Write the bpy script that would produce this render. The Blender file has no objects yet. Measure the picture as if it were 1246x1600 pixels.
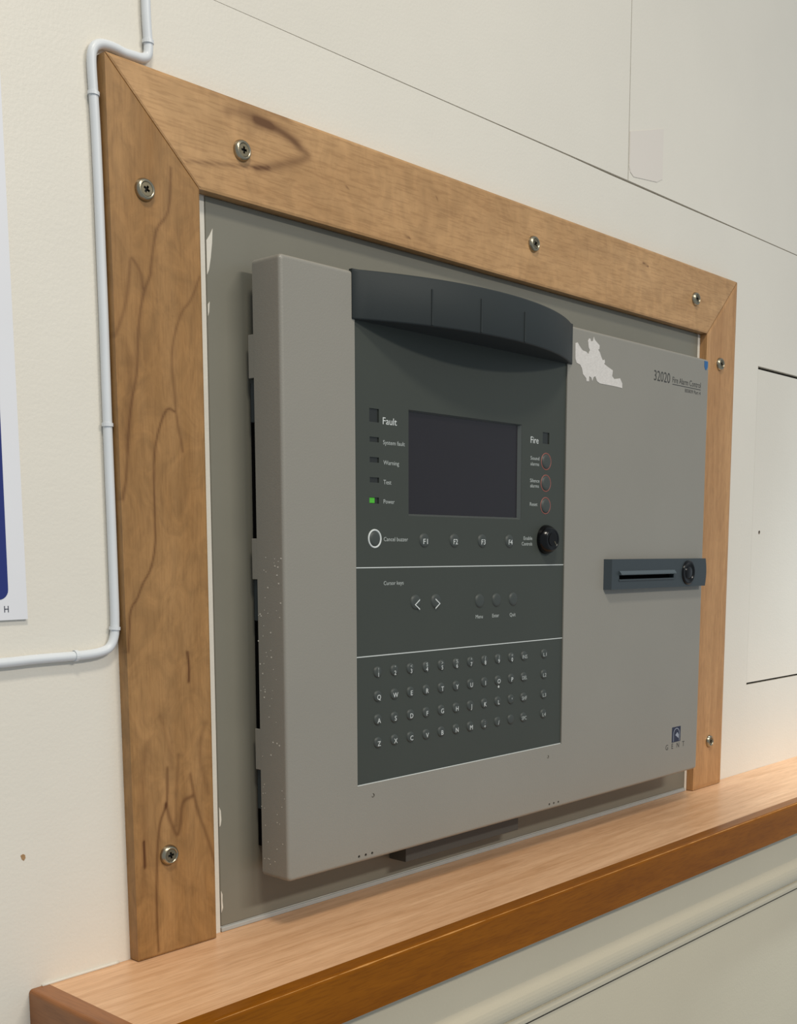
import bpy, bmesh, math, random
from mathutils import Vector, Matrix
from mathutils.geometry import tessellate_polygon

SC = bpy.context.scene
COL = SC.collection
random.seed(7)

# ---------------------------------------------------------------- camera
cam_d = bpy.data.cameras.new('camera')
cam = bpy.data.objects.new('camera', cam_d)
COL.objects.link(cam)
SC.camera = cam
FPX, CX, CY = 1808.71, 708.06, 1090.36          # focal length and principal point in pixels of the 1246 x 1600 frame
cam_d.sensor_fit = 'VERTICAL'
cam_d.sensor_height = 36.0
cam_d.lens = FPX * 36.0 / 1600.0
cam_d.shift_x = (623.0 - CX) / 1600.0
cam_d.shift_y = (CY - 800.0) / 1600.0
cam_d.clip_start = 0.01
RT = ((0.657658, -0.753305, 0.004144), (-0.094899, -0.088305, -0.991563), (0.747315, 0.651716, -0.129562))
M = Matrix.Identity(4)
for i in range(3):
    M[i][0] = RT[0][i]
    M[i][1] = -RT[1][i]
    M[i][2] = -RT[2][i]
M[0][3], M[1][3], M[2][3] = -0.54964, -0.68458, 0.24828
cam.matrix_world = M

# ---------------------------------------------------------------- world, lights, exposure
W = bpy.data.worlds.new('world')
SC.world = W
W.use_nodes = True
bg = W.node_tree.nodes['Background']
bg.inputs['Color'].default_value = (0.80, 0.91, 1.0, 1)
bg.inputs['Strength'].default_value = 0.41


def area_light(name, loc, target, sx, sy, power, color):
    d = bpy.data.lights.new(name, 'AREA')
    d.shape = 'RECTANGLE'
    d.size, d.size_y, d.energy, d.color = sx, sy, power, color
    o = bpy.data.objects.new(name, d)
    COL.objects.link(o)
    o.location = loc
    o.rotation_euler = (Vector(target) - Vector(loc)).to_track_quat('-Z', 'Y').to_euler()
    return o


area_light('ceiling_light', (0.45, -3.00, 2.00), (0.45, -3.00, 0.0), 1.20, 0.30, 92.0, (1.0, 0.94, 0.84))
area_light('ceiling_light', (-0.60, -1.05, 2.00), (-0.60, -1.05, 0.0), 0.45, 0.25, 26.0, (1.0, 0.93, 0.80))
# recessed downlight near the wall on the right, its pool reaching the ledge and lower wall
dl = bpy.data.lights.new('ceiling_downlight', 'SPOT')
dl.energy, dl.spot_size, dl.spot_blend, dl.shadow_soft_size, dl.color = 152.0, math.radians(44), 0.50, 0.05, (0.78, 0.91, 1.0)
dlo = bpy.data.objects.new('ceiling_downlight', dl)
COL.objects.link(dlo)
dlo.location = (1.22, -0.50, 1.95)

SC.view_settings.view_transform = 'Standard'
SC.view_settings.look = 'None'
SC.view_settings.gamma = 1.0
SC.view_settings.use_curve_mapping = False
SC.view_settings.exposure = 0.0


# ---------------------------------------------------------------- materials
def lin(r, g, b):
    f = lambda c: (c / 255 / 12.92) if c / 255 <= 0.04045 else ((c / 255 + 0.055) / 1.055) ** 2.4
    return (f(r), f(g), f(b), 1.0)


class NT:
    def __init__(self, name):
        self.m = bpy.data.materials.new(name)
        self.m.use_nodes = True
        self.t = self.m.node_tree
        self.b = self.t.nodes['Principled BSDF']

    def n(self, kind, **kw):
        nd = self.t.nodes.new(kind)
        for k, v in kw.items():
            if isinstance(v, bpy.types.NodeSocket):
                self.t.links.new(v, nd.inputs[k])
            elif k in nd.inputs.keys():
                nd.inputs[k].default_value = v
            else:
                setattr(nd, k, v)
        return nd

    def link(self, a, b):
        self.t.links.new(a, b)

    def coords(self, scale):
        tc = self.n('ShaderNodeTexCoord')
        mp = self.n('ShaderNodeMapping')
        self.link(tc.outputs['Object'], mp.inputs['Vector'])
        mp.inputs['Scale'].default_value = scale
        return mp.outputs['Vector']

    def noise(self, scale, sc=1.0, detail=3.0, rough=0.5, dist=0.0):
        nd = self.n('ShaderNodeTexNoise')
        self.link(self.coords(scale), nd.inputs['Vector'])
        nd.inputs['Scale'].default_value = sc
        nd.inputs['Detail'].default_value = detail
        nd.inputs['Roughness'].default_value = rough
        nd.inputs['Distortion'].default_value = dist
        return nd.outputs['Fac']

    def ramp(self, fac, stops):
        nd = self.n('ShaderNodeValToRGB')
        self.link(fac, nd.inputs['Fac'])
        el = nd.color_ramp.elements
        while len(el) < len(stops):
            el.new(0.5)
        for e, (p, c) in zip(el, stops):
            e.position, e.color = p, c
        return nd.outputs['Color']

    def mix(self, fac, a, b, mode='MIX'):
        nd = self.n('ShaderNodeMix', data_type='RGBA', blend_type=mode)
        for s, v in ((nd.inputs[0], fac), (nd.inputs[6], a), (nd.inputs[7], b)):
            if isinstance(v, bpy.types.NodeSocket):
                self.link(v, s)
            else:
                s.default_value = v
        return nd.outputs[2]

    def bump(self, h, strength, dist):
        nd = self.n('ShaderNodeBump')
        self.link(h, nd.inputs['Height'])
        nd.inputs['Strength'].default_value = strength
        nd.inputs['Distance'].default_value = dist
        self.link(nd.outputs['Normal'], self.b.inputs['Normal'])


def paint(name, col, rough=0.5, var=0.06, vscale=6.0, bscale=700.0, bstr=0.25, bdist=0.0004, spec=0.5, metal=0.0):
    t = NT(name)
    c2 = tuple(max(0.0, c * (1 - var)) for c in col[:3]) + (1,)
    c3 = tuple(min(1.0, c * (1 + var)) for c in col[:3]) + (1,)
    f = t.noise((vscale,) * 3, 1.0, 4.0, 0.6)
    t.link(t.ramp(f, [(0.3, c2), (0.7, c3)]), t.b.inputs['Base Color'])
    t.b.inputs['Roughness'].default_value = rough
    t.b.inputs['Specular IOR Level'].default_value = spec
    t.b.inputs['Metallic'].default_value = metal
    if bstr:
        t.bump(t.noise((bscale,) * 3, 1.0, 2.0, 0.5), bstr, bdist)
    return t.m


def wood(name, axis, c_dark, c_light, c_streak, rough, across=40.0, along=4.0, fleck=0.22, warp=0.6, fl=(700.0, 60.0), spec=0.4, mottle=0.0):
    t = NT(name)
    sc = [across] * 3
    sc['xyz'.index(axis)] = along
    big = t.noise(tuple(sc), 1.0, 3.0, 0.55, warp)
    base = t.ramp(big, [(0.30, c_dark), (0.70, c_light)])
    if mottle:
        mo = t.noise((46.0, 46.0, 30.0), 1.0, 4.0, 0.6, 1.6)
        mr = t.ramp(mo, [(0.36, (1 - mottle, 1 - mottle, 1 - mottle * 1.1, 1)), (0.64, (1 + mottle * 0.6,) * 3 + (1,))])
        base = t.mix(1.0, base, mr, 'MULTIPLY')
    sf = [fl[0]] * 3
    sf['xyz'.index(axis)] = fl[1]
    fk = t.noise(tuple(sf), 1.0, 2.0, 0.5)
    fr = t.ramp(fk, [(0.36, (1 - fleck, 1 - fleck * 1.15, 1 - fleck * 1.3, 1)), (0.52, (1, 1, 1, 1))])
    base = t.mix(1.0, base, fr, 'MULTIPLY')
    at = t.n('ShaderNodeAttribute')
    at.attribute_name = 'streak'
    cl = t.n('ShaderNodeClamp')
    t.link(at.outputs['Fac'], cl.inputs['Value'])
    base = t.mix(cl.outputs[0], base, c_streak)
    t.link(base, t.b.inputs['Base Color'])
    t.b.inputs['Roughness'].default_value = rough
    t.b.inputs['Specular IOR Level'].default_value = spec
    t.bump(fk, 0.12, 0.0003)
    return t.m


def wall_paint(name, col):
    t = NT(name)
    f = t.noise((2.2, 2.2, 2.2), 1.0, 5.0, 0.65)
    c2 = tuple(c * 0.955 for c in col[:3]) + (1,)
    c3 = tuple(min(1, c * 1.03) for c in col[:3]) + (1,)
    base = t.ramp(f, [(0.3, c2), (0.7, c3)])
    t.link(base, t.b.inputs['Base Color'])
    t.b.inputs['Roughness'].default_value = 0.42
    a = t.noise((420.0,) * 3, 1.0, 2.0, 0.5)
    b = t.noise((60.0, 60.0, 140.0), 1.0, 4.0, 0.6)
    vo = t.n('ShaderNodeTexVoronoi')
    t.link(t.coords((26.0,) * 3), vo.inputs['Vector'])
    nib = t.ramp(vo.outputs['Distance'], [(0.0, (1, 1, 1, 1)), (0.055, (0, 0, 0, 1))])
    m1 = t.mix(0.45, a, b)
    m2 = t.mix(0.35, m1, nib, 'ADD')
    t.bump(m2, 0.35, 0.0007)
    return t.m


MT = {}
MT['wall'] = wall_paint('cream_wall_paint', lin(222, 216, 204))
MT['wall_low'] = wall_paint('cream_dado_paint', lin(195, 185, 162))
MT['gap'] = paint('dark_gap', lin(40, 34, 26), 0.9, bstr=0)
MT['frame_v'] = wood('beech_stile', 'z', lin(146, 106, 60), lin(166, 126, 80), lin(90, 53, 18), 0.42, 28.0, 5.0, 0.10, mottle=0.16)
MT['frame_h'] = wood('beech_rail', 'x', lin(172, 132, 88), lin(194, 153, 107), lin(100, 66, 36), 0.42, 30.0, 7.0, 0.15, mottle=0.10)
MT['frame_r'] = wood('beech_right_stile', 'z', lin(168, 124, 80), lin(192, 147, 100), lin(110, 70, 38), 0.42, 55.0, 4.0, 0.12, mottle=0.06)
MT['shelf'] = wood('beech_laminate', 'x', lin(200, 153, 112), lin(224, 180, 140), lin(140, 92, 62), 0.36, 95.0, 5.5, 0.13, 1.0, (900.0, 45.0))
MT['lip'] = wood('varnished_lipping', 'x', lin(120, 68, 4), lin(136, 80, 8), lin(84, 46, 4), 0.30, 60.0, 9.0, 0.14, spec=0.12)
MT['lip_end'] = wood('varnished_end_lipping', 'y', lin(130, 78, 34), lin(154, 97, 50), lin(90, 50, 15), 0.28, 60.0, 9.0, 0.12)
MT['wear_highlight'] = paint('worn_highlight_varnish', lin(184, 128, 62), 0.32, 0.25, 90.0, bstr=0)  # wear and the edge highlight painted in one pale colour
MT['door'] = paint('grey_powder_coat', lin(139, 135, 126), 0.40, 0.025, 7.0, 900.0, 0.35, 0.0003)
MT['plate'] = paint('grey_steel_plate', lin(122, 119, 107), 0.38, 0.05, 8.0, 500.0, 0.10, 0.0003)
MT['face'] = paint('charcoal_membrane', lin(62, 66, 61), 0.45, 0.03, 9.0, 1400.0, 0.20, 0.0002, spec=0.3)
MT['key'] = paint('charcoal_key_dome', lin(60, 65, 62), 0.50, 0.03, 9.0, 1400.0, 0.05, 0.0002)
MT['visor'] = paint('slate_plastic', lin(45, 50, 51), 0.55, 0.03, 10.0, 1500.0, 0.25, 0.0002, spec=0.22)
MT['handle'] = paint('slate_handle_plastic', lin(52, 60, 64), 0.45, 0.03, 10.0, 1500.0, 0.25, 0.0002)
MT['handle_lip'] = paint('highlight_handle_plastic', lin(66, 76, 80), 0.18, 0.03, 10.0, bstr=0, spec=0.9)  # same plastic in a paler colour that paints in the lip highlight
MT['black'] = paint('gloss_black_plastic', lin(10, 10, 11), 0.18, 0.0, bstr=0, spec=0.3)
MT['void'] = paint('matt_black', lin(8, 8, 8), 0.9, 0.0, bstr=0, spec=0.1)
MT['satin_black'] = paint('satin_black_plastic', lin(14, 14, 15), 0.4, 0.0, bstr=0, spec=0.2)
MT['steel_dark'] = paint('dark_hinge_steel', lin(44, 52, 56), 0.45, 0.05, 20.0, 900.0, 0.15)
MT['body'] = paint('dark_grey_box', lin(70, 70, 67), 0.5, 0.03)
MT['screen'] = paint('dark_display', lin(33, 29, 33), 0.25, 0.04, 25.0, bstr=0)
MT['bezel'] = paint('display_bezel', lin(76, 80, 78), 0.35, 0.02, bstr=0)
MT['lens'] = paint('unlit_lens', lin(38, 40, 38), 0.25, 0.02, bstr=0)
MT['white_print'] = paint('white_print', lin(206, 210, 208), 0.6, 0.0, bstr=0)
MT['dim_print'] = paint('grey_white_print', lin(170, 175, 172), 0.6, 0.0, bstr=0)
MT['dark_print'] = paint('dark_grey_print', lin(58, 58, 56), 0.6, 0.0, bstr=0)
MT['navy'] = paint('navy_print', lin(34, 40, 62), 0.5, 0.15, 160.0, bstr=0)
MT['pale_blue'] = paint('pale_logo_print', lin(146, 152, 164), 0.5, 0.05, bstr=0)
MT['red_ring'] = paint('red_ring_print', lin(150, 84, 74), 0.5, 0.0, bstr=0)
MT['cable'] = paint('white_cable_sheath', lin(212, 215, 218), 0.40, 0.02, 30.0, bstr=0)
MT['paper'] = paint('torn_paper', lin(206, 201, 196), 0.8, 0.06, 220.0, 600.0, 0.5, 0.0006)
MT['poster'] = paint('poster_card', lin(222, 222, 226), 0.35, 0.015, bstr=0)
MT['poster_blue'] = paint('poster_blue', lin(30, 44, 112), 0.35, 0.03, bstr=0)
MT['blue_dot'] = paint('blue_sticker', lin(40, 96, 150), 0.4, 0.05, bstr=0)
MT['label'] = paint('blank_label', lin(217, 209, 200), 0.6, 0.01, bstr=0)
MT['caulk'] = paint('white_sealant', lin(212, 206, 194), 0.6, 0.03, 60.0, 300.0, 0.3)
MT['strip'] = paint('grey_sealant_strip', lin(168, 168, 164), 0.5, 0.04, 40.0, bstr=0)
MT['chip'] = paint('chipped_plaster', lin(160, 126, 88), 0.8, 0.1, 300.0, bstr=0)
MT['nickel'] = paint('nickel_screw', lin(170, 160, 138), 0.28, 0.08, 150.0, bstr=0, metal=1.0)
MT['nickel2'] = paint('dull_screw_head', lin(140, 130, 108), 0.42, 0.10, 260.0, bstr=0, metal=1.0)

g = NT('green_lamp')
g.b.inputs['Base Color'].default_value = lin(60, 150, 40)
g.b.inputs['Emission Color'].default_value = lin(90, 190, 50)
g.b.inputs['Emission Strength'].default_value = 0.22
g.b.inputs['Roughness'].default_value = 0.3
MT['green'] = g.m

# ---------------------------------------------------------------- object helpers (all coordinates are world metres)
ORG = {}


def base(name, loc, label=None, cat=None, group=None, kind=None):
    o = bpy.data.objects.new(name, None)
    o.empty_display_size = 0.02
    COL.objects.link(o)
    o.location = loc
    ORG[o] = Vector(loc)
    tag(o, label, cat, group, kind)
    return o


def tag(o, label=None, cat=None, group=None, kind=None):
    for k, v in (('label', label), ('category', cat), ('group', group), ('kind', kind)):
        if v:
            o[k] = v
    return o


def emit(name, bm, mat, parent=None, label=None, cat=None, kind=None, smooth=False, group=None, origin=None):
    """link a bmesh given in world coordinates as one object with its own origin"""
    if origin is None:
        vs = [v.co for v in bm.verts]
        lo = Vector([min(v[i] for v in vs) for i in range(3)])
        hi = Vector([max(v[i] for v in vs) for i in range(3)])
        origin = (lo + hi) / 2
    origin = Vector(origin)
    bmesh.ops.recalc_face_normals(bm, faces=bm.faces)
    for v in bm.verts:
        v.co -= origin
    me = bpy.data.meshes.new(name)
    bm.to_mesh(me)
    bm.free()
    me.materials.append(MT[mat])
    if smooth:
        for p in me.polygons:
            p.use_smooth = True
    o = bpy.data.objects.new(name, me)
    COL.objects.link(o)
    put(o, origin, parent)
    return tag(o, label, cat, group, kind)


def put(o, origin, parent):
    origin = Vector(origin)
    ORG[o] = origin
    if parent is not None:
        o.parent = parent
        o.location = origin - ORG[parent]
    else:
        o.location = origin


def share(name, src, origin, parent):
    o = src.copy()
    o.name = name
    COL.objects.link(o)
    put(o, origin, parent)
    return o


def add_box(bm, x0, x1, y0, y1, z0, z1, bev=0.0, seg=2):
    b = bmesh.new()
    vs = [b.verts.new((x, y, z)) for x in (x0, x1) for y in (y0, y1) for z in (z0, z1)]
    for f in ((0, 1, 3, 2), (4, 6, 7, 5), (0, 4, 5, 1), (2, 3, 7, 6), (0, 2, 6, 4), (1, 5, 7, 3)):
        b.faces.new([vs[i] for i in f])
    if bev:
        bmesh.ops.bevel(b, geom=b.edges[:] + b.verts[:], offset=bev, segments=seg, profile=0.5, affect='EDGES')
    merge(bm, b)


def merge(bm, b):
    mp = {v: bm.verts.new(v.co) for v in b.verts}
    for f in b.faces:
        bm.faces.new([mp[v] for v in f.verts])
    b.free()


def box(name, x0, x1, y0, y1, z0, z1, mat, parent=None, bev=0.0, seg=2, **kw):
    bm = bmesh.new()
    add_box(bm, x0, x1, y0, y1, z0, z1, bev, seg)
    return emit(name, bm, mat, parent, **kw)


def add_lathe(bm, cx, cz, prof, n=28):
    """revolve (radius, y) about the wall normal through (cx, cz)"""
    rings = []
    for r, y in prof:
        if r < 1e-7:
            rings.append([bm.verts.new((cx, y, cz))])
        else:
            rings.append([bm.verts.new((cx + r * math.cos(2 * math.pi * i / n), y, cz + r * math.sin(2 * math.pi * i / n))) for i in range(n)])
    for A, B in zip(rings, rings[1:]):
        for i in range(n):
            j = (i + 1) % n
            if len(A) == 1 and len(B) == 1:
                continue
            if len(A) == 1:
                bm.faces.new((A[0], B[i], B[j]))
            elif len(B) == 1:
                bm.faces.new((A[i], A[j], B[0]))
            else:
                bm.faces.new((A[i], A[j], B[j], B[i]))


def lathe(name, cx, cz, prof, mat, parent, n=28, **kw):
    bm = bmesh.new()
    add_lathe(bm, cx, cz, prof, n)
    kw.setdefault('smooth', True)
    return emit(name, bm, mat, parent, **kw)


def add_plate(bm, outer, holes, y0, y1):
    """flat plate in the wall plane: outer loop and hole loops of (x, z), front at y0, back at y1"""
    loops = [outer] + holes
    vec = [[Vector((x, z, 0)) for x, z in lp] for lp in loops]
    flat = [p for lp in vec for p in lp]
    tris = tessellate_polygon(vec)
    F = [bm.verts.new((p.x, y0, p.y)) for p in flat]
    B = [bm.verts.new((p.x, y1, p.y)) for p in flat]
    for t in tris:
        if len(set(t)) == 3:
            try:
                bm.faces.new([F[i] for i in t])
                bm.faces.new([B[i] for i in reversed(t)])
            except ValueError:
                pass
    k = 0
    for lp in loops:
        n = len(lp)
        for i in range(n):
            j = (i + 1) % n
            bm.faces.new((F[k + i], F[k + j], B[k + j], B[k + i]))
        k += n


def plate(name, outer, holes, y0, y1, mat, parent=None, **kw):
    bm = bmesh.new()
    add_plate(bm, outer, holes, y0, y1)
    return emit(name, bm, mat, parent, **kw)


def rect(x0, x1, z0, z1):
    return [(x0, z0), (x1, z0), (x1, z1), (x0, z1)]


def rrect(x0, x1, z0, z1, r, n=5):
    out = []
    for cx, cz, a0 in ((x1 - r, z0 + r, -90), (x1 - r, z1 - r, 0), (x0 + r, z1 - r, 90), (x0 + r, z0 + r, 180)):
        for i in range(n + 1):
            a = math.radians(a0 + 90 * i / n)
            out.append((cx + r * math.cos(a), cz + r * math.sin(a)))
    return out


def circ(cx, cz, r, n=12):
    return [(cx + r * math.cos(2 * math.pi * i / n), cz + r * math.sin(2 * math.pi * i / n)) for i in range(n)]


def add_tube(bm, pts, r, n=12):
    pts = [Vector(p) for p in pts]
    rings = []
    up = Vector((0, 1, 0))
    for i, p in enumerate(pts):
        d = (pts[min(i + 1, len(pts) - 1)] - pts[max(i - 1, 0)]).normalized()
        s = d.cross(up).normalized()
        u = s.cross(d).normalized()
        rings.append([bm.verts.new(p + r * (math.cos(2 * math.pi * k / n) * s + math.sin(2 * math.pi * k / n) * u)) for k in range(n)])
    for A, B in zip(rings, rings[1:]):
        for k in range(n):
            j = (k + 1) % n
            bm.faces.new((A[k], A[j], B[j], B[k]))
    bm.faces.new(rings[0])
    bm.faces.new(list(reversed(rings[-1])))


def spline(pts, sub=6):
    P = [Vector(p) for p in pts]
    P = [2 * P[0] - P[1]] + P + [2 * P[-1] - P[-2]]
    out = []
    for i in range(1, len(P) - 2):
        a, b, c, d = P[i - 1], P[i], P[i + 1], P[i + 2]
        for k in range(sub):
            t = k / sub
            out.append(0.5 * ((2 * b) + (c - a) * t + (2 * a - 5 * b + 4 * c - d) * t * t + (3 * b - a - 3 * c + d) * t ** 3))
    out.append(P[-2])
    return out


_fc = {}


def glyphs(s):
    """(verts, faces) of a line of text from the built-in font, with its cap height"""
    if s not in _fc:
        c = bpy.data.curves.new('text', 'FONT')
        c.body = s
        c.resolution_u = 3
        o = bpy.data.objects.new('text', c)
        me = bpy.data.meshes.new_from_object(o)
        vs = [(v.co.x, v.co.y) for v in me.vertices]
        fs = [tuple(p.vertices) for p in me.polygons]
        bpy.data.objects.remove(o)
        bpy.data.curves.remove(c)
        bpy.data.meshes.remove(me)
        _fc[s] = (vs, fs)
    return _fc[s]


CAP = None


def text(s, x0, x1, zb, cap, y, mat, parent, name='lettering', center=None, spacing=None, label=None):
    """flat printed lettering on the plane y, baseline zb, cap height cap, spanning x0..x1 (or centred, natural width)"""
    global CAP
    if CAP is None:
        hv, _ = glyphs('H')
        CAP = max(v[1] for v in hv) - min(v[1] for v in hv)
    vs, fs = glyphs(s)
    xa, xb = min(v[0] for v in vs), max(v[0] for v in vs)
    sz = cap / CAP
    sx = sz if x1 is None else (x1 - x0) / (xb - xa)
    if center is not None:
        x0 = center - sx * (xb - xa) / 2
    bm = bmesh.new()
    V = [bm.verts.new((x0 + (v[0] - xa) * sx, y, zb + v[1] * sz)) for v in vs]
    for f in fs:
        try:
            bm.faces.new([V[i] for i in f])
        except ValueError:
            pass
    e = bmesh.ops.extrude_face_region(bm, geom=bm.faces[:])
    for v in e['geom']:
        if isinstance(v, bmesh.types.BMVert):
            v.co.y += 0.00012
    return emit(name, bm, mat, parent, label=label)


# ---------------------------------------------------------------- setting: wall, lower wall, trim
wall = box('wall_back', -1.6, 2.6, 0.005, 0.06, -0.9, 1.7, 'gap', kind='structure')
HX0, HX1, HZ0, HZ1 = 0.8073, 1.24, 0.0740, 0.4712
plate('wall_panel', [(-1.6, -0.9), (2.6, -0.9), (2.6, 0.6197), (0.75, 0.6196), (0.60, 0.6191), (0.47, 0.6189), (0.40, 0.6196), (-0.05, 0.6199), (-1.6, 0.6199)],
      [rect(HX0, HX1, HZ0, HZ1)], 0.0, 0.005, 'wall', wall)
plate('wall_panel', [(-1.6, 0.6202), (-0.05, 0.6202), (0.25, 0.6205), (0.5046, 0.6212), (0.5043, 0.80), (0.504, 1.7), (-1.6, 1.7)], [], 0.0, 0.005, 'wall', wall)
plate('wall_panel', [(0.5058, 0.6212), (0.9, 0.6207), (2.6, 0.6205), (2.6, 1.7), (0.505, 1.7), (0.5054, 0.80)], [], 0.0, 0.005, 'wall', wall)
ch = [(-0.1866, 0.0504), (-0.1859, 0.0478), (-0.1845, 0.0466), (-0.1833, 0.0482), (-0.1835, 0.0502), (-0.1848, 0.0511)]
plate('paint_chip', ch, [], -0.0002, 0.001, 'chip', wall, label='small brown chip in the cream paint')

hatch = base('access_panel', (1.02, 0, HZ0), 'flush cream painted access panel in the wall right of the wooden frame', 'access panel')
plate('panel_board', rect(HX0 + 0.0002, HX1 - 0.001, HZ0 + 0.0028, HZ1 - 0.0038), [circ(0.8273, 0.2677, 0.0026, 10)], 0.0, 0.005, 'wall', hatch)
lathe('screw_hole', 0.8273, 0.2677, [(0.0026, 0.0004), (0.0026, 0.0046), (0, 0.0046)], 'chip', hatch, 10, label='small dark screw hole')

lowwall = box('wall_lower', -0.168, 2.6, -0.106, 0.0, -0.9, -0.0760, 'wall_low', kind='structure')
# moulding: flat band, then a bead that turns back to the wall panel
bm = bmesh.new()
prof = [(-0.1062, -0.0760), (-0.1112, -0.0760), (-0.1112, -0.1180)]
for i in range(9):
    a = math.radians(-20 + 110 * i / 8)
    prof.append((-0.1072 - 0.0085 * math.cos(a) * 0.9, -0.1330 - 0.0150 * math.sin(a)))
prof += [(-0.1068, -0.1490), (-0.1086, -0.1500), (-0.1092, -0.1535), (-0.1086, -0.1572), (-0.1070, -0.1588), (-0.1062, -0.1590)]
A = [bm.verts.new((-0.172, y, z)) for y, z in prof]
B = [bm.verts.new((2.6, y, z)) for y, z in prof]
for i in range(len(prof)):
    j = (i + 1) % len(prof)
    bm.faces.new((A[i], A[j], B[j], B[i]))
bm.faces.new(A)
bm.faces.new(list(reversed(B)))
emit('trim_1', bm, 'wall_low', kind='structure')
box('trim_2', -0.168, 2.6, -0.1062, -0.1055, -0.1605, -0.1588, 'gap', kind='structure')

# ---------------------------------------------------------------- shelf under the panel
ZS = -0.0400
SX0, SX1, SY, ST, LIP = -0.1851, 2.6, -0.1312, 0.0357, 0.0139
shelf = base('ledge_shelf', (0.3, 0.0, ZS - ST), 'beech topped ledge with varnished brown edging running below the framed panel', 'shelf')
box('shelf_board', SX0 + LIP, SX1, SY + LIP, -0.0002, ZS - ST, ZS, 'shelf', shelf)
# edging strips with a rounded upper edge, mitred at the corner
def edging(name, p0, p1, q0, q1, mat):
    """strip between outer line p0-p1 and inner line q0-q1 (x, y), rounded along the outer top edge"""
    bm = bmesh.new()
    r = 0.0028
    def ring(p, q):
        d = Vector((q[0] - p[0], q[1] - p[1]))
        L = d.length
        w = abs(L)
        out = [(0.0, -ST)]
        for i in range(5):
            a = math.radians(90 * i / 4)
            out.append((r * (1 - math.cos(a)) / LIP, -r + r * math.sin(a)))
        out += [(1.0, 0.0), (1.0, -ST)]
        return [bm.verts.new((p[0] + d.x * t, p[1] + d.y * t, ZS + 0.0002 + h)) for t, h in out]
    A, B = ring(p0, q0), ring(p1, q1)
    n = len(A)
    for i in range(n):
        j = (i + 1) % n
        f = bm.faces.new((A[i], A[j], B[j], B[i]))
    bm.faces.new(A)
    bm.faces.new(list(reversed(B)))
    return emit(name, bm, mat, shelf, label='varnished orange-brown hardwood edging')
edging('front_edging', (SX0, SY), (SX1, SY), (SX0 + LIP, SY + LIP), (SX1, SY + LIP), 'lip')
edging('end_edging', (SX0, -0.0002), (SX0, SY), (SX0 + LIP, -0.0002), (SX0 + LIP, SY + LIP), 'lip_end')
bm = bmesh.new()
add_tube(bm, spline([(-0.176, -0.0006, ZS + 0.0004), (-0.160, -0.0008, ZS + 0.0006), (-0.145, -0.0006, ZS + 0.0005), (-0.128, -0.0008, ZS + 0.0006), (-0.118, -0.0004, ZS + 0.0004)], 3), 0.0011, 6)
emit('sealant_bead', bm, 'caulk', shelf, smooth=True, label='broken line of white sealant')

# pale line on the front arris: varnish wear and a painted highlight
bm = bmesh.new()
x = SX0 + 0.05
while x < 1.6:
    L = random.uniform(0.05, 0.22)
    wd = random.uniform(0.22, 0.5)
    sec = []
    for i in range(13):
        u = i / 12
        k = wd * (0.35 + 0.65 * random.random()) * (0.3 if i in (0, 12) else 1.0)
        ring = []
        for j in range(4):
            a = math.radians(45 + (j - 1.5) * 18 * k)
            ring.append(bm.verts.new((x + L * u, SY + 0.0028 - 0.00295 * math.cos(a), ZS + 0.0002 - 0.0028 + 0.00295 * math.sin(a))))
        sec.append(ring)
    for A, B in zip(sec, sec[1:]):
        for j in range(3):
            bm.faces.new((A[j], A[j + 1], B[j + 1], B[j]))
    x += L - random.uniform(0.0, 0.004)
emit('worn_highlight', bm, 'wear_highlight', shelf, label='pale worn line along the front edge', smooth=True)  # wear and painted highlight in one line

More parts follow.
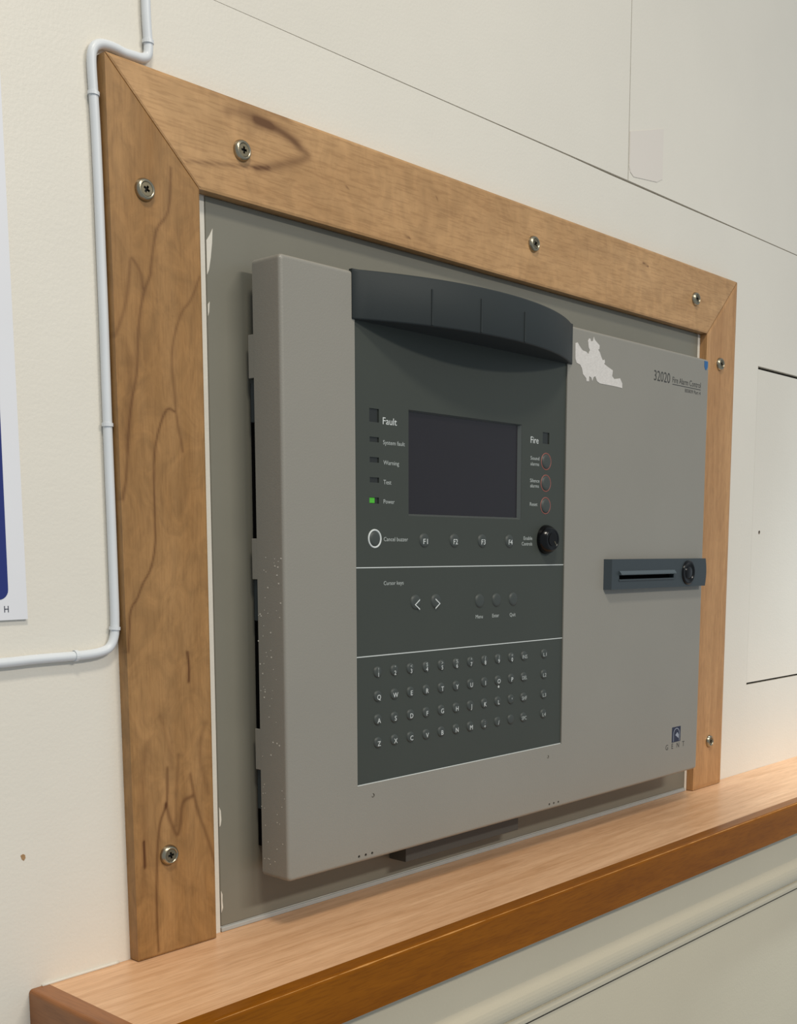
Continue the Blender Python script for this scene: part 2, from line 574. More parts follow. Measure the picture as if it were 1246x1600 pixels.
# ---------------------------------------------------------------- wooden surround
GR_STILE= [([(-0.0648, 0.4969), (-0.0672, 0.4691), (-0.0777, 0.4544), (-0.0821, 0.4304), (-0.0827, 0.4254), (-0.0891, 0.4113), (-0.0929, 0.3941), (-0.095, 0.3651), (-0.0999, 0.3441), (-0.1038, 0.3165), (-0.1068, 0.2906), (-0.1092, 0.2784)], 0.0011, 0.75), ([(-0.0434, 0.4309), (-0.0514, 0.4139), (-0.0579, 0.4058), (-0.0652, 0.3892), (-0.0678, 0.3733), (-0.0663, 0.3545), (-0.0649, 0.3333), (-0.0609, 0.3126)], 0.001, 0.65), ([(-0.0668, 0.3387), (-0.072, 0.34), (-0.0774, 0.3323), (-0.0825, 0.3146), (-0.0849, 0.2916), (-0.085, 0.2724), (-0.0847, 0.2509), (-0.0894, 0.2332), (-0.0959, 0.2226), (-0.1005, 0.2124), (-0.1049, 0.2069), (-0.1072, 0.1984), (-0.109, 0.177)], 0.0009, 0.9), ([(-0.1105, 0.3831), (-0.1036, 0.401), (-0.0988, 0.4263), (-0.0966, 0.4335), (-0.0906, 0.4261), (-0.089, 0.4162)], 0.0013, 0.55), ([(-0.0609, 0.1739), (-0.0601, 0.1634), (-0.061, 0.153)], 0.0011, 1.3), ([(-0.0806, 0.0938), (-0.0814, 0.0711), (-0.0883, 0.0549), (-0.0907, 0.031), (-0.0927, 0.0033), (-0.0919, -0.0361)], 0.0011, 0.9), ([(-0.0823, 0.068), (-0.0792, 0.0551), (-0.0742, 0.0449), (-0.0712, 0.0518), (-0.068, 0.067), (-0.0602, 0.0704)], 0.0016, 0.8), ([(-0.0713, 0.1017), (-0.0732, 0.0767), (-0.075, 0.0516)], 0.0014, 0.5), ([(-0.0616, 0.0865), (-0.056, 0.0618), (-0.048, 0.0381), (-0.0419, 0.0177)], 0.0013, 0.7), ([(-0.1012, 0.045), (-0.101, 0.0358), (-0.101, 0.0267)], 0.0009, 1.5), ([(-0.0967, 0.114), (-0.1015, 0.0789), (-0.1007, 0.0426), (-0.1041, 0.0068)], 0.002, 0.3), ([(-0.0852, 0.1305), (-0.0795, 0.1118), (-0.0769, 0.0933)], 0.002, 0.35), ([(-0.0475, 0.1218), (-0.0527, 0.0992), (-0.0462, 0.0701)], 0.002, 0.35), ([(-0.0994, 0.3699), (-0.1031, 0.3368), (-0.106, 0.3118)], 0.003, 0.3)]
GR_RAIL= [([(-0.0707, 0.5604), (-0.0526, 0.5589), (-0.0258, 0.558), (0.0209, 0.5565), (0.0388, 0.5557)], 0.003, 0.6), ([(-0.0169, 0.5455), (-0.0001, 0.5492), (0.0207, 0.5465)], 0.004, 0.55), ([(0.009, 0.5461), (0.0248, 0.5459), (0.041, 0.5426), (0.0514, 0.5376), (0.0576, 0.5346), (0.0487, 0.5289), (0.0284, 0.5203), (0.0083, 0.514)], 0.0032, 0.75), ([(0.02, 0.5172), (-0.0106, 0.5111), (-0.0364, 0.5073), (-0.0522, 0.5047)], 0.0012, 0.75), ([(0.0032, 0.5433), (0.0265, 0.5446), (0.0459, 0.5411)], 0.006, 0.35), ([(0.1612, 0.4986), (0.1673, 0.4978)], 0.0008, 0.9), ([(0.5209, 0.541), (0.531, 0.5395)], 0.001, 1.1), ([(0.0959, 0.522), (0.0979, 0.5206)], 0.0007, 0.9), ([(0.1991, 0.5371), (0.2015, 0.5346)], 0.0006, 0.9), ([(0.4004, 0.5377), (0.4671, 0.5381), (0.5277, 0.53), (0.5543, 0.5083)], 0.004, 0.18), ([(0.0563, 0.495), (0.0603, 0.5095), (0.0555, 0.522)], 0.003, -0.25), ([(0.1092, 0.4918), (0.1199, 0.5131), (0.1165, 0.5362)], 0.004, -0.2), ([(0.1749, 0.4898), (0.1866, 0.5173), (0.1826, 0.5365)], 0.004, 0.12)]
STICKER= [(0.3584, 0.4362), (0.362, 0.4331), (0.3667, 0.4301), (0.3726, 0.4296), (0.3762, 0.428), (0.3785, 0.4316), (0.3766, 0.434), (0.3752, 0.4397), (0.3769, 0.4422), (0.3793, 0.4422), (0.38, 0.44), (0.3835, 0.4408), (0.3846, 0.4448), (0.3864, 0.4421), (0.3901, 0.4403), (0.3944, 0.4382), (0.3945, 0.4349), (0.3922, 0.434), (0.3953, 0.4317), (0.3972, 0.4286), (0.4004, 0.425), (0.4034, 0.4261), (0.4041, 0.4238), (0.4029, 0.422), (0.4092, 0.42), (0.418, 0.4177), (0.417, 0.4122), (0.4208, 0.4099), (0.4309, 0.4116), (0.4349, 0.4073), (0.4351, 0.4028), (0.4224, 0.4032), (0.4086, 0.4032), (0.3963, 0.4032), (0.3914, 0.4047), (0.3882, 0.409), (0.3853, 0.4077), (0.3836, 0.4039), (0.3817, 0.407), (0.3781, 0.4079), (0.3782, 0.4033), (0.3741, 0.4028), (0.3734, 0.4054), (0.368, 0.4087), (0.3661, 0.4138), (0.3631, 0.4167), (0.3573, 0.4179), (0.3554, 0.421), (0.355, 0.4351)]

def smooth_line(pts):
    return [(p[0], p[1]) for p in spline([(x, z, 0) for x, z in pts], 4)]


def prep(lines):
    return [(smooth_line(p), w, k * 0.85, (min(a[0] for a in p) - 3 * w - 0.001, max(a[0] for a in p) + 3 * w + 0.001, min(a[1] for a in p) - 3 * w - 0.001, max(a[1] for a in p) + 3 * w + 0.001)) for p, w, k in lines]


GR_STILE, GR_RAIL = prep(GR_STILE), prep(GR_RAIL)
FX0, FX1, FZ0, FZ1 = -0.1084, 0.7272, ZS + 0.0006, 0.5560
FXT = -0.1118            # the left stile leans out a little at the top
IX0, IX1, IZ1 = -0.0414, 0.6604, 0.4892
FY = -0.0105


def streak_at(x, z, lines):
    s = 0.0
    for pts, w, k, bb in lines:
        if not (bb[0] < x < bb[1] and bb[2] < z < bb[3]):
            continue
        best = 1e9
        for (ax, az), (bx, bz) in zip(pts, pts[1:]):
            dx, dz = bx - ax, bz - az
            t = max(0, min(1, ((x - ax) * dx + (z - az) * dz) / (dx * dx + dz * dz + 1e-12)))
            d = (x - ax - t * dx) ** 2 + (z - az - t * dz) ** 2
            if d < best:
                best = d
        if best < 9 * w * w:
            s += k * math.exp(-best / (w * w))
    return s


def member(name, quad, nu, nv, mat, parent, lines):
    """board with a dense front face; quad = four (x, z) corners, u along 0-1, v along 0-3"""
    bm = bmesh.new()
    g = 0.00025
    r = 0.0012
    q = [Vector((x, z)) for x, z in quad]
    def pt(u, v):
        return (q[0] * (1 - u) + q[1] * u) * (1 - v) + (q[3] * (1 - u) + q[2] * u) * v
    rows = []
    for j in range(nv + 1):
        v = j / nv
        rows.append([bm.verts.new((pt(i / nu, v).x, FY, pt(i / nu, v).y)) for i in range(nu + 1)])
    for j in range(nv):
        for i in range(nu):
            bm.faces.new((rows[j][i], rows[j][i + 1], rows[j + 1][i + 1], rows[j + 1][i]))
    rim = [rows[0][i] for i in range(nu)] + [rows[j][nu] for j in range(nv)] + [rows[nv][i] for i in range(nu, 0, -1)] + [rows[j][0] for j in range(nv, 0, -1)]
    c = (q[0] + q[1] + q[2] + q[3]) / 4
    back = [bm.verts.new((v.co.x, 0.0, v.co.z)) for v in rim]
    # soften the arris: pull the rim of the front face back a little
    for v in rim:
        v.co.y += 0.0006
    n = len(rim)
    for i in range(n):
        j = (i + 1) % n
        bm.faces.new((rim[i], rim[j], back[j], back[i]))
    co = [(v.co.x, v.co.z, v.co.y) for v in bm.verts]
    o = emit(name, bm, mat, parent)
    at = o.data.attributes.new('streak', 'FLOAT', 'POINT')
    vals = []
    for x, z, y in co:
        wob = 0.0003 * math.sin(z * 110 + x * 90)
        vals.append(streak_at(x + (wob if mat != 'frame_h' else 0), z + (wob if mat == 'frame_h' else 0), lines) if lines and y < -0.005 else 0.0)
    at.data.foreach_set('value', vals)
    return o


frame = base('wooden_frame', (0.31, 0, ZS), 'three-sided beech frame with mitred corners screwed around the grey panel', 'frame')
G = 0.0004
member('stile', [(FX0, FZ0), (IX0, FZ0), (IX0, IZ1 - G), (FXT, FZ1 - G)], 54, 440, 'frame_v', frame, GR_STILE)
member('top_rail', [(FXT + G, FZ1), (IX0 + G, IZ1), (IX1 - G, IZ1), (FX1 - G, FZ1)], 40, 480, 'frame_h', frame, GR_RAIL)
member('stile', [(IX1, FZ0), (FX1, FZ0), (FX1, FZ1 - G), (IX1, IZ1 - G)], 20, 120, 'frame_r', frame, [])

SCREWS = [(-0.0046, 0.5226), (-0.0857, 0.4785), (0.3330, 0.5240), (0.6301, 0.5219), (0.6903, 0.4586), (0.6943, 0.0166), (-0.0814, 0.0318)]
s0 = w0 = None
for i, (sx, sz) in enumerate(SCREWS):
    if s0 is None:
        # countersunk head with a cross recess
        bm = bmesh.new()
        n = 16
        a = 0.0011
        loop = [(1, 3), (1, 1), (3, 1), (3, -1), (1, -1), (1, -3), (-1, -3), (-1, -1), (-3, -1), (-3, 1), (-1, 1), (-1, 3)]
        cross = [(sx + px * 0.0008, sz + pz * 0.0008) for px, pz in loop]
        add_plate(bm, circ(sx, sz, 0.0043, 24), [cross], FY - 0.0029, FY - 0.0010)
        s0 = emit('screw', bm, 'nickel2', frame, origin=(sx, FY, sz))
        bm = bmesh.new()
        add_plate(bm, circ(sx, sz, 0.0030, 12), [], FY - 0.0014, FY - 0.0011)
        k0 = emit('cross_recess', bm, 'satin_black', s0, origin=(sx, FY, sz))
        w0 = lathe('cup_washer', sx, sz, [(0.0074, FY + 0.0004), (0.0072, FY - 0.0012), (0.0064, FY - 0.0028), (0.0054, FY - 0.0036), (0.0047, FY - 0.0035), (0.0043, FY - 0.0022), (0.0043, FY - 0.0006)], 'nickel', s0, 28, origin=(sx, FY, sz))
    else:
        s = share('screw', s0, (sx, FY, sz), frame)
        s.rotation_euler = (0, 0.5 * i, 0)
        share('cross_recess', k0, (sx, FY, sz), s)
        share('cup_washer', w0, (sx, FY, sz), s)

# ---------------------------------------------------------------- backing plate
bp = base('backing_plate', (0.31, 0, ZS), 'flat grey steel backing plate inside the wooden frame behind the alarm panel', 'plate')
box('plate_sheet', -0.0304, 0.6545, -0.0015, -0.0001, -0.0355, 0.4888, 'plate', bp, 0.0005, 1)
box('bottom_strip', -0.0304, 0.6560, -0.0024, -0.0001, ZS, -0.0364, 'strip', bp, 0.0006, 2, label='pale grey sealing strip along the ledge')
box('side_strip', -0.0410, -0.0310, -0.0012, -0.0001, ZS, 0.4880, 'caulk', bp, label='thin off-white sealing strip')
box('side_strip', 0.6552, 0.6600, -0.0012, -0.0001, ZS, 0.4880, 'caulk', bp, label='thin off-white sealing strip')
for pts in ([(-0.0300, 0.459), (-0.0272, 0.463), (-0.0245, 0.468), (-0.0252, 0.458), (-0.0266, 0.448), (-0.0282, 0.440), (-0.0300, 0.436)],
            [(-0.0300, 0.416), (-0.0284, 0.418), (-0.0290, 0.411), (-0.0300, 0.408)],
            [(-0.0300, 0.056), (-0.0286, 0.053), (-0.0282, 0.046), (-0.0290, 0.042), (-0.0300, 0.041)],
            [(-0.0300, -0.008), (-0.0287, -0.011), (-0.0289, -0.016), (-0.0284, -0.021), (-0.0300, -0.025)]):
    plate('paint_smear', pts, [], -0.0018, -0.0014, 'caulk', bp, label='smear of cream paint')

# ---------------------------------------------------------------- fire alarm panel
panel = base('fire_alarm_panel', (0.303, -0.0015, 0.0), 'grey fire alarm control panel with dark keypad, blank display and curved visor', 'alarm panel')
PW, PH, YF, YB = 0.6060, 0.4500, -0.0439, -0.0140
RB = 0.0027
FPX0, FPX1, FPZ0, FPZ1 = 0.0719, 0.3435, 0.0615, 0.4500

pins = [(0.0890, 0.0517, 0.0018), (0.3224, 0.0513, 0.0016)]
vents = [(0.0731, 0.0050), (0.0805, 0.0050), (0.0877, 0.0050), (0.3256, 0.0050), (0.3328, 0.0050), (0.3401, 0.0050)]
bm = bmesh.new()
rings = []
for i in range(6):
    a = math.radians(90 * i / 5)
    ins = RB * (1 - math.sin(a))
    y = YF + RB * (1 - math.cos(a))
    rings.append(([(x, z) for x, z in rrect(ins, PW - ins, ins, PH - ins, 0.0034 - ins * 0.7, 5)], y))
loops = [[bm.verts.new((x, y, z)) for x, z in lp] for lp, y in rings]
loops.append([bm.verts.new((x, YB, z)) for x, z in rings[-1][0]])
loops.append([bm.verts.new((x, YB, z)) for x, z in rrect(0.0012, PW - 0.0012, 0.0012, PH - 0.0012, 0.0026, 5)])
loops.append([bm.verts.new((x, YF + 0.0024, z)) for x, z in rrect(0.0012, PW - 0.0012, 0.0012, PH - 0.0012, 0.0026, 5)])
for A, B in zip(loops, loops[1:]):
    n = len(A)
    for i in range(n):
        j = (i + 1) % n
        bm.faces.new((A[i], A[j], B[j], B[i]))
front = rings[0][0]
holes = [rect(FPX0, FPX1, FPZ0, 0.4460)] + [circ(x, z, r, 10) for x, z, r in pins] + [circ(x, z, 0.00125, 8) for x, z in vents]
allp = [front] + holes
tris = tessellate_polygon([[Vector((x, z, 0)) for x, z in lp] for lp in allp])
FV = list(loops[0])
for h in holes:
    FV += [bm.verts.new((x, YF, z)) for x, z in h]
for t in tris:
    if len(set(t)) == 3:
        try:
            bm.faces.new([FV[i] for i in t])
        except ValueError:
            pass
k = len(front)
for h in holes:
    n = len(h)
    bk = [bm.verts.new((x, YF + 0.0015, z)) for x, z in h]
    for i in range(n):
        j = (i + 1) % n
        bm.faces.new((FV[k + i], FV[k + j], bk[j], bk[i]))
    k += n
door = emit('cover_door', bm, 'door', panel, label='folded grey sheet-steel door')
box('gap_shade_strip', 0.0064, 0.0130, -0.0062, -0.0016, 0.0200, 0.3660, 'void', panel, 0.0004, 1, label='black hinge rail behind the door edge')  # added strip that blackens the shaded gap behind the door
for z0, z1 in ((0.3680, 0.3985), (0.2237, 0.2535), (0.0812, 0.1122)):
    box('hinge_tab', 0.0002, 0.0014, -0.0142, -0.0078, z0, z1, 'door', door, 0.0003, 1)
for z0, z1 in ((0.3372, 0.3676), (0.1930, 0.2233), (0.0505, 0.0808)):
    box('hinge_leaf', 0.0022, 0.0060, -0.0150, -0.0070, z0, z1, 'steel_dark', panel, 0.0004, 1, label='dark steel hinge leaf')
for z0, z1 in ((0.3100, 0.3372), (0.1650, 0.1930), (0.0220, 0.0505)):  # black blocks standing in for the shadow wedge under each leaf
    box('hinge_shadow_block', 0.0052, 0.0100, -0.0150, -0.0060, z0, z1, 'black', panel, 0.0010, 1, label='black hinge pin')  # not a pin: block added for the shadow under the leaf
for x, z, r in pins:
    lathe('fixing_stud', x, z, [(r * 0.9, YF + 0.0014), (r * 0.85, YF + 0.0007), (r * 0.4, YF + 0.0003), (0, YF + 0.0002)], 'door', door, 10)
box('back_box', 0.030, 0.580, -0.0380, -0.0016, 0.030, 0.420, 'body', panel, label='dark grey steel box behind the door')
box('cable_trunking', 0.1505, 0.3065, -0.0215, -0.0016, -0.0198, 0.0296, 'body', panel, 0.0004, 1, label='dark grey box showing below the door')

# faceplate with recessed windows
LEDS = [(0.0880, 0.0984, 0.3426, 0.3527), (0.0882, 0.0983, 0.3276, 0.3314), (0.0882, 0.0983, 0.3122, 0.3162), (0.0882, 0.0983, 0.2970, 0.3009), (0.0878, 0.0981, 0.2810, 0.2857), (0.3085, 0.3185, 0.3411, 0.3512)]
SCN = (0.1316, 0.2776, 0.2725, 0.3553)
YP = YF + 0.0012
face = plate('faceplate', rect(FPX0 - 0.002, FPX1 + 0.002, FPZ0 - 0.002, 0.4475), [rect(*l) for l in LEDS] + [rect(*SCN)], YP, YP + 0.0015, 'face', panel, label='charcoal keypad faceplate')
for i, l in enumerate(LEDS):
    o = box('indicator_lamp', l[0] - 0.0004, l[1] + 0.0004, YP + 0.0009, YP + 0.0021, l[2] - 0.0004, l[3] + 0.0004, 'lens', face)
    if i == 4:
        o['label'] = 'power indicator lamp lit green'
        box('lit_lamp', l[0] + 0.0002, l[0] + 0.0062, YP + 0.0005, YP + 0.0012, l[2] + 0.0003, l[3] - 0.0002, 'green', face, 0.0002, 1, label='glowing green lamp')
# display: sloping bezel and glass
disp = base('display', (0.2046, YP, 0.2725))
disp.parent = panel
disp.location = Vector((0.2046, YP, 0.2725)) - ORG[panel]
bm = bmesh.new()
o_ = rect(*SCN)
i_ = rect(SCN[0] + 0.0022, SCN[1] - 0.0026, SCN[2] + 0.0016, SCN[3] - 0.0012)
O = [bm.verts.new((x, YP + 0.0002, z)) for x, z in o_]
I = [bm.verts.new((x, YP + 0.0030, z)) for x, z in i_]
for i in range(4):
    j = (i + 1) % 4
    bm.faces.new((O[i], O[j], I[j], I[i]))
emit('display_bezel', bm, 'bezel', disp)
box('screen', SCN[0], SCN[1], YP + 0.0029, YP + 0.0037, SCN[2], SCN[3], 'screen', disp, label='blank dark display glass')

# white divider lines, the bottom one a painted edge glint, and lettering
YT = YP - 0.00012
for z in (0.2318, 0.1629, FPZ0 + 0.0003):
    box('divider_and_glint_line', FPX0, FPX1, YT, YP + 0.0002, z - 0.00035, z + 0.00035, 'white_print', face)
for s, x0, x1, zb, cap, m in (
        ('Fault', 0.1026, 0.1182, 0.3418, 0.0052, 'white_print'), ('System fault', 0.1028, 0.1272, 0.3266, 0.0031, 'dim_print'),
        ('Warning', 0.1031, 0.1206, 0.3112, 0.0032, 'dim_print'), ('Test', 0.1031, 0.1118, 0.2962, 0.0033, 'dim_print'),
        ('Power', 0.1031, 0.1154, 0.2814, 0.0031, 'dim_print'), ('Cancel buzzer', 0.1032, 0.1308, 0.2523, 0.0031, 'dim_print'),
        ('Fire', 0.2907, 0.3022, 0.3405, 0.0056, 'white_print'),
        ('Sound', 0.2908, 0.3038, 0.3258, 0.0031, 'dim_print'), ('alarms', 0.2908, 0.3036, 0.3208, 0.0030, 'dim_print'),
        ('Silence', 0.2904, 0.3044, 0.3060, 0.0031, 'dim_print'), ('alarms', 0.2908, 0.3036, 0.3014, 0.0030, 'dim_print'),
        ('Reset', 0.2906, 0.3018, 0.2850, 0.0031, 'dim_print'),
        ('Enable', 0.2821, 0.2948, 0.2545, 0.0031, 'dim_print'), ('Controls', 0.2794, 0.2948, 0.2495, 0.0031, 'dim_print'),
        ('Cursor keys', 0.1030, 0.1256, 0.2180, 0.0030, 'dim_print'),
        ('Menu', 0.2158, 0.2254, 0.1868, 0.0031, 'dim_print'), ('Enter', 0.2384, 0.2478, 0.1868, 0.0031, 'dim_print'),
        ('Quit', 0.2630, 0.2714, 0.1866, 0.0031, 'dim_print')):
    text(s, x0, x1, zb, cap, YT, m, face)

# keys: embossed domes
def dome(r, h):
    return [(r * 1.06, YP + 0.0001), (r, YP - h * 0.30), (r * 0.93, YP - h * 0.62), (r * 0.78, YP - h * 0.86), (r * 0.5, YP - h * 0.97), (0, YP - h)]


_src = {}


def key(x, z, r, h=0.0013, name='key', mat='key'):
    kk = (r, h, mat)
    if kk not in _src:
        _src[kk] = lathe(name, x, z, dome(r, h), mat, panel, 24, origin=(x, YP, z))
        return _src[kk]
    return share(name, _src[kk], (x, YP, z), panel)


COLX = [0.0956 + 0.0189 * i for i in range(10)] + [0.2843, 0.3149]
ROWZ = [0.1500, 0.1308, 0.1120, 0.0936]
LEG = [['!1', '"2', '<3', '$4', '>5', '%6', '^7', '(8', ')9', '=0', 'INS', 'L1'],
       ['Q', 'W', 'E', 'R', 'T', 'Y', 'U', 'I', 'O', 'P', 'DEL', 'L2'],
       ['A', 'S', 'D', 'F', 'G', 'H', 'J', 'K', 'L', "'", 'SHF', 'L3'],
       ['Z', 'X', 'C', 'V', 'B', 'N', 'M', ':+', '/', '', 'SPC', 'L4']]
HK = 0.0013
YL = YP - HK - 0.00015
for r_, z in enumerate(ROWZ):
    for c_, x in enumerate(COLX):
        k_ = key(x, z, 0.0044)
        s = LEG[r_][c_]
        if len(s) == 2 and c_ < 11:
            text(s[0], None, None, z + 0.0003, 0.0031, YL, 'dim_print', k_, 'legend', center=x)
            text(s[1], None, None, z - 0.0038, 0.0034, YL, 'white_print', k_, 'legend', center=x)
        elif len(s) >= 2:
            w = 0.0036 if len(s) == 3 else 0.0025
            text(s, x - w, x + w, z - 0.0024, 0.0032, YL, 'dim_print', k_, 'legend')
        elif s:
            text(s, None, None, z - 0.0028, 0.0038, YL, 'white_print', k_, 'legend', center=x + 0.0004)
for i, x in enumerate((0.1499, 0.1872, 0.2236, 0.2613)):
    k_ = key(x, 0.2533, 0.0056)
    text('F%d' % (i + 1), x - 0.0023, x + 0.0030, 0.2502, 0.0042, YL, 'white_print', k_, 'legend')
for x, sg in ((0.1397, -1), (0.1644, 1)):
    k_ = key(x, 0.2035, 0.0058)
    bm = bmesh.new()
    xo = x + 0.0012 if sg < 0 else x + 0.0008
    t_ = 0.0005
    add_plate(bm, [(xo + sg * 0.0034, 0.2014), (xo - sg * 0.0026, 0.2058), (xo - sg * 0.0026, 0.2058 - 2.2 * t_), (xo + sg * (0.0034 - 2.4 * t_), 0.2014), (xo - sg * 0.0026, 0.1970 + 2.2 * t_), (xo - sg * 0.0026, 0.1970)], [], YL, YL + 0.0002)
    emit('arrow_legend', bm, 'white_print', k_)
for x in (0.2208, 0.2440, 0.2676):
    key(x, 0.2020, 0.0058)
# cancel buzzer button with its white ring, red-ringed buttons
k_ = lathe('round_button', 0.0932, 0.2541, dome(0.0056, 0.0012), 'key', panel, 28)
lathe('button_ring', 0.0932, 0.2541, [(0.0074, YP + 0.0002), (0.0073, YP - 0.0004), (0.0068, YP - 0.0007), (0.0062, YP - 0.0006), (0.0058, YP + 0.0002)], 'white_print', k_, 32, label='white ring')
for z in (0.3254, 0.3059, 0.2857):
    k_ = lathe('round_button', 0.3142, z, dome(0.0064, 0.0014), 'key', panel, 28)
    lathe('button_ring', 0.3142, z, [(0.0078, YP + 0.0002), (0.0076, YP - 0.0002), (0.0072, YP - 0.0003), (0.0067, YP + 0.0002)], 'red_ring', k_, 32, label='thin red ring')
# enable key switch
ks = lathe('key_switch', 0.3150, 0.2550, [(0.0133, YP + 0.0002), (0.0133, YP - 0.0018), (0.0122, YP - 0.0048), (0.0101, YP - 0.0080), (0.0094, YP - 0.0086), (0.0084, YP - 0.0086), (0.0080, YP - 0.0080), (0.0, YP - 0.0080)], 'black', panel, 40, smooth=False, label='glossy black key switch')
for p in ks.data.polygons:
    p.use_smooth = abs(p.normal.y) < 0.9
bm = bmesh.new()
add_lathe(bm, 0.3150, 0.2550, [(0.0060, YP - 0.0078), (0.0060, YP - 0.0085), (0.0, YP - 0.0085)], 24)
emit('lock_barrel', bm, 'satin_black', ks)
bm = bmesh.new()
add_plate(bm, [(0.3170, 0.2530), (0.3192, 0.2504), (0.3198, 0.2510), (0.3177, 0.2537)], [], YP - 0.0088, YP - 0.0084)
emit('key_slot', bm, 'nickel2', ks)
bm = bmesh.new()
add_plate(bm, [(0.2478, 0.1262), (0.2486, 0.1250), (0.2483, 0.1240), (0.2473, 0.1238), (0.2468, 0.1246)], [], YP - 0.0006, YP + 0.0001)
emit('paint_fleck', bm, 'white_print', face, label='tiny white fleck of paint')

# curved visor
VX0, VX1, VZ0, VZ1 = 0.0690, 0.3500, 0.4155, 0.4514
SAG = 0.0365
VR = ((VX1 - VX0) ** 2 / 4 + SAG ** 2) / (2 * SAG)
VXC = (VX0 + VX1) / 2
VYC = YF - SAG + VR


def varc(x, d=0.0):
    return VYC - math.sqrt((VR - d) ** 2 - (x - VXC) ** 2)


bm = bmesh.new()
N = 48
rows = []
for z, d in ((VZ0, 0.0012), (VZ0 + 0.0004, 0.0004), (VZ0 + 0.0013, 0.0), (VZ1 - 0.0016, 0.0), (VZ1 - 0.0005, 0.0005), (VZ1, 0.0016)):
    row = []
    for i in range(N + 1):
        x = VX0 + (VX1 - VX0) * i / N
        row.append(bm.verts.new((x, min(varc(x) + d, YF - 0.0006), z)))
    row.append(bm.verts.new((VX1, YF + 0.0026, z)))
    row.append(bm.verts.new((VX0, YF + 0.0026, z)))
    rows.append(row)
for A, B in zip(rows, rows[1:]):
    n = len(A)
    for i in range(n):
        j = (i + 1) % n
        bm.faces.new((A[i], A[j], B[j], B[i]))
bm.faces.new(rows[0])
bm.faces.new(list(reversed(rows[-1])))
visor = emit('visor', bm, 'visor', panel, label='slate grey bowed visor above the keypad')
for p in visor.data.polygons:
    p.use_smooth = abs(p.normal.z) < 0.97 and p.normal.y < -0.1
for x, zt in ((0.1299, 0.4432), (0.1775, 0.4424), (0.2326, 0.4405)):
    y = varc(x)
    box('grip_rib', x - 0.0007, x + 0.0007, y - 0.0009, y + 0.002, VZ0 + 0.0006, zt, 'visor', visor, 0.0005, 2)

# door handle with lock
YH = YF - 0.0075
bm = bmesh.new()
add_plate(bm, [(0.4096, 0.2068)] + [(0.5985 + 0.0022 * math.sin(math.pi * i / 8), 0.2068 + 0.0298 * i / 8) for i in range(9)] + [(0.4096, 0.2366)], [rect(0.4262, 0.5310, 0.2166, 0.2208)], YH, YF)
for v in bm.verts:
    if v.co.x < 0.41 and v.co.y < YF - 0.005:
        v.co.x += 0.0034
hd = emit('door_handle', bm, 'handle', panel, label='slate grey plastic door handle')
box('finger_slot', 0.4258, 0.5314, YF - 0.0022, YF - 0.0002, 0.2162, 0.2212, 'void', hd, label='black finger slot')
bm = bmesh.new()
pr = [(YH + 0.0004, 0.2252), (YH - 0.0006, 0.2250), (YH - 0.0030, 0.2222), (YH - 0.0032, 0.2212), (YH - 0.0026, 0.2208), (YH + 0.0006, 0.2208)]
A = [bm.verts.new((0.4256, y, z)) for y, z in pr]
B = [bm.verts.new((0.5316, y, z)) for y, z in pr]
for i in range(len(pr)):
    j = (i + 1) % len(pr)
    bm.faces.new((A[i], A[j], B[j], B[i]))
bm.faces.new(A)
bm.faces.new(list(reversed(B)))
emit('slot_lip', bm, 'handle_lip', hd)
box('slot_lip', 0.4256, 0.5316, YH - 0.0008, YH + 0.0004, 0.2148, 0.2168, 'handle', hd, 0.0004, 2)
lk = lathe('handle_lock', 0.5605, 0.2218, [(0.0128, YH + 0.0004), (0.0128, YH - 0.0014), (0.0118, YH - 0.0021), (0.0098, YH - 0.0020), (0.0092, YH - 0.0008), (0.0068, YH - 0.0006), (0.0066, YH - 0.0016), (0.0058, YH - 0.0020), (0.0, YH - 0.0020)], 'black', hd, 36, label='round black lock')

# print on the door
YD = YF - 0.00012
text('32020', 0.4938, 0.5252, 0.4168, 0.0100, YD, 'dark_print', door)
text('Fire Alarm Control', 0.5302, 0.5890, 0.4184, 0.0058, YD, 'dark_print', door)
box('underline', 0.5302, 0.5890, YD, YF + 0.0003, 0.4162, 0.4169, 'dark_print', door)
text('BS5839 Part 4', 0.5560, 0.5888, 0.4112, 0.0034, YD, 'dark_print', door)
for s, xc in (('G', 0.5396), ('E', 0.5513), ('N', 0.5630), ('T', 0.5748)):
    text(s, None, None, 0.0296, 0.0056, YD, 'dark_print', door, center=xc)
lg = plate('maker_emblem', rect(0.5496, 0.5680, 0.0364, 0.0532), [], YD, YF + 0.0003, 'navy', door, label='small navy square emblem with an arch')
arch = lambda r0, zt, cx: [(cx - r0, 0.0372)] + [(cx - r0 * math.cos(math.pi * i / 10), zt + 1.0 * r0 * math.sin(math.pi * i / 10)) for i in range(11)] + [(cx + r0, 0.0372)]
plate('emblem_arch', arch(0.0066, 0.0452, 0.5592), [arch(0.0058, 0.0452, 0.5592)], YD - 0.0001, YF, 'pale_blue', lg)
plate('emblem_arch', [(0.5566, 0.0440), (0.5610, 0.0470), (0.5640, 0.0440), (0.5640, 0.0400), (0.5610, 0.0416)], [], YD - 0.0001, YF, 'pale_blue', lg)
bm = bmesh.new()
add_plate(bm, STICKER, [], YF - 0.0003, YF + 0.0003)
emit('paper_remnant', bm, 'paper', door, label='torn white paper left from a removed sticker')
plate('corner_sticker', [(0.5952, 0.4478), (0.6026, 0.4478), (0.6024, 0.4420), (0.6000, 0.4388), (0.5974, 0.4388), (0.5954, 0.4420)], [], YF - 0.0003, YF + 0.0003, 'blue_dot', door, label='small blue shield-shaped sticker')
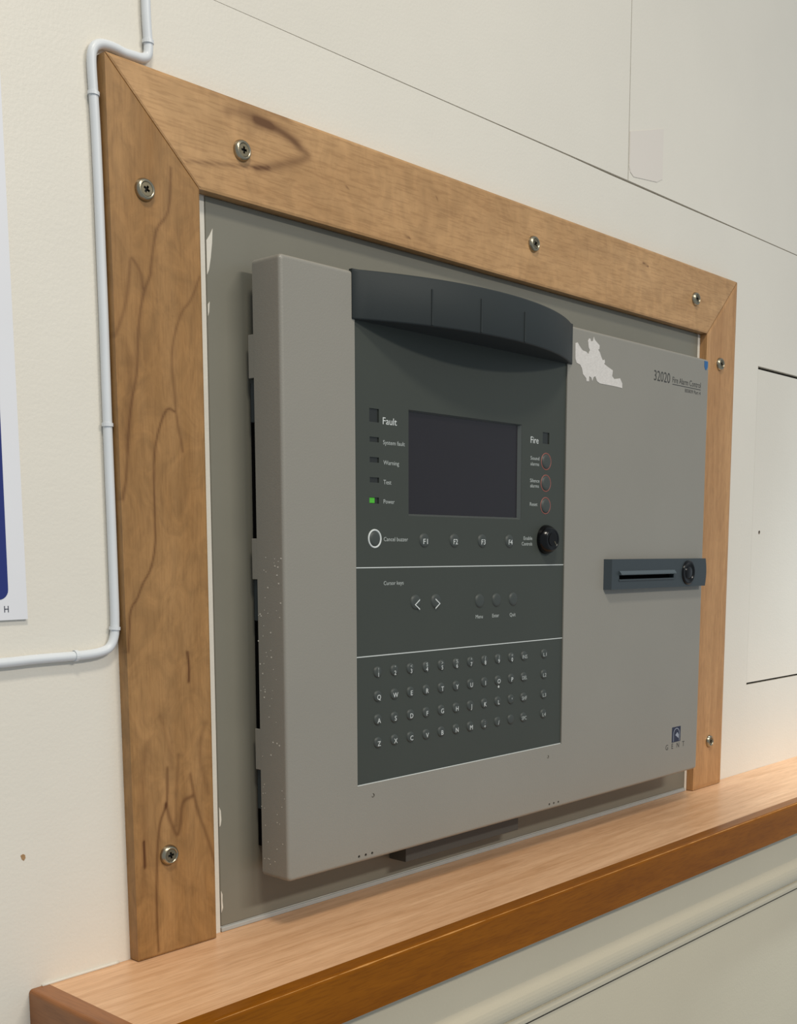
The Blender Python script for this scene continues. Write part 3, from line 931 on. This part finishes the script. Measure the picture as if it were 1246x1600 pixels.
# paint spatter on the hinge side: too small and many to pick apart
bm = bmesh.new()
for _ in range(70):
    z = 0.24 - 0.235 * random.random() ** 1.3
    y = random.uniform(YB, YF + 0.003)
    r = random.choice((0.00022, 0.0003, 0.0003, 0.0005))
    add_box(bm, -0.0002, 0.0002, y - r, y + r, z - r, z + r)
o = emit('paint_spatter', bm, 'caulk', door, kind='stuff', label='fine white paint spatter')

# ---------------------------------------------------------------- cable and clips
cab = base('white_cable', (-0.1128, 0, 0.37), 'white surface cable clipped along the left and top of the wooden frame', 'cable')
CR = 0.0031
CP = [(-0.0760, 1.30), (-0.0757, 0.90), (-0.0754, 0.70), (-0.0754, 0.62), (-0.0754, 0.592), (-0.0748, 0.578), (-0.0744, 0.5715), (-0.0756, 0.5655), (-0.0800, 0.5630), (-0.0860, 0.5625), (-0.0930, 0.5622), (-0.0990, 0.5630), (-0.1050, 0.5631), (-0.1105, 0.5622), (-0.1148, 0.5592), (-0.1168, 0.5540), (-0.1170, 0.545), (-0.1164, 0.530), (-0.1156, 0.505), (-0.1151, 0.470), (-0.1148, 0.430), (-0.1145, 0.390), (-0.1144, 0.330), (-0.1140, 0.27), (-0.1138, 0.225), (-0.1138, 0.199), (-0.1148, 0.1875), (-0.1185, 0.1806), (-0.1250, 0.1779), (-0.1340, 0.1768), (-0.1450, 0.1764), (-0.1720, 0.1762), (-0.200, 0.1754), (-0.30, 0.1740), (-0.55, 0.1735)]
pts = []
for x, z in CP:
    pts.append((x, -CR - 0.0002, z))
bm = bmesh.new()
add_tube(bm, spline(pts, 5), CR, 14)
emit('cable_sheath', bm, 'cable', cab, smooth=True)


def clip(x, z, dirv):
    bm = bmesh.new()
    d = Vector((dirv[0], 0, dirv[1])).normalized()
    c = Vector((x, -CR - 0.0002, z))
    s = Vector((d.z, 0, -d.x))
    n = 16
    pr = [(-0.0011, CR + 0.0001), (-0.0011, CR + 0.0007), (0.0011, CR + 0.0007), (0.0011, CR + 0.0001)]
    R = []
    for t, r in pr:
        R.append([bm.verts.new(c + d * t + r * (math.cos(2 * math.pi * k / n) * s + math.sin(2 * math.pi * k / n) * Vector((0, -1, 0)))) for k in range(n)])
    for v in bm.verts:
        v.co.y = min(v.co.y, -0.0001)
    for i in range(4):
        A, B = R[i], R[(i + 1) % 4]
        for k in range(n):
            j = (k + 1) % n
            bm.faces.new((A[k], A[j], B[j], B[k]))
    return emit('cable_clip', bm, 'cable', cab, smooth=False)


clip(-0.0746, 0.5745, (0, 1))
clip(-0.1164, 0.5310, (0.06, 1))
clip(-0.1144, 0.3265, (0, 1))
clip(-0.1141, 0.1930, (0.1, 1))
clip(-0.1440, 0.1765, (1, 0))

# ---------------------------------------------------------------- poster at the left edge
po = base('wall_poster', (-0.33, 0, 0.2016), 'white edged card poster with a navy blue field on the wall at far left', 'poster')
plate('poster_card', [(-0.4850, 0.2008), (-0.1756, 0.2018), (-0.1790, 0.6400), (-0.4880, 0.6390)], [], -0.0022, -0.0004, 'poster', po)
plate('blue_field', rrect(-0.4730, -0.1880, 0.2145, 0.5600, 0.0062, 6), [], -0.0024, -0.0020, 'poster_blue', po, label='navy blue printed field')
text('H', -0.1911, -0.1882, 0.2066, 0.0040, -0.00235, 'navy', po)

# blank pale label by the panel joint
plate('blank_label', [(0.5065, 0.6690), (0.5066, 0.6345), (0.5085, 0.6300), (0.5150, 0.6268), (0.5600, 0.6318), (0.5712, 0.6372), (0.5712, 0.6880)], [], -0.0005, -0.0001, 'label',
      label='blank pale paper label beside the wall panel joint at top right', cat='label')
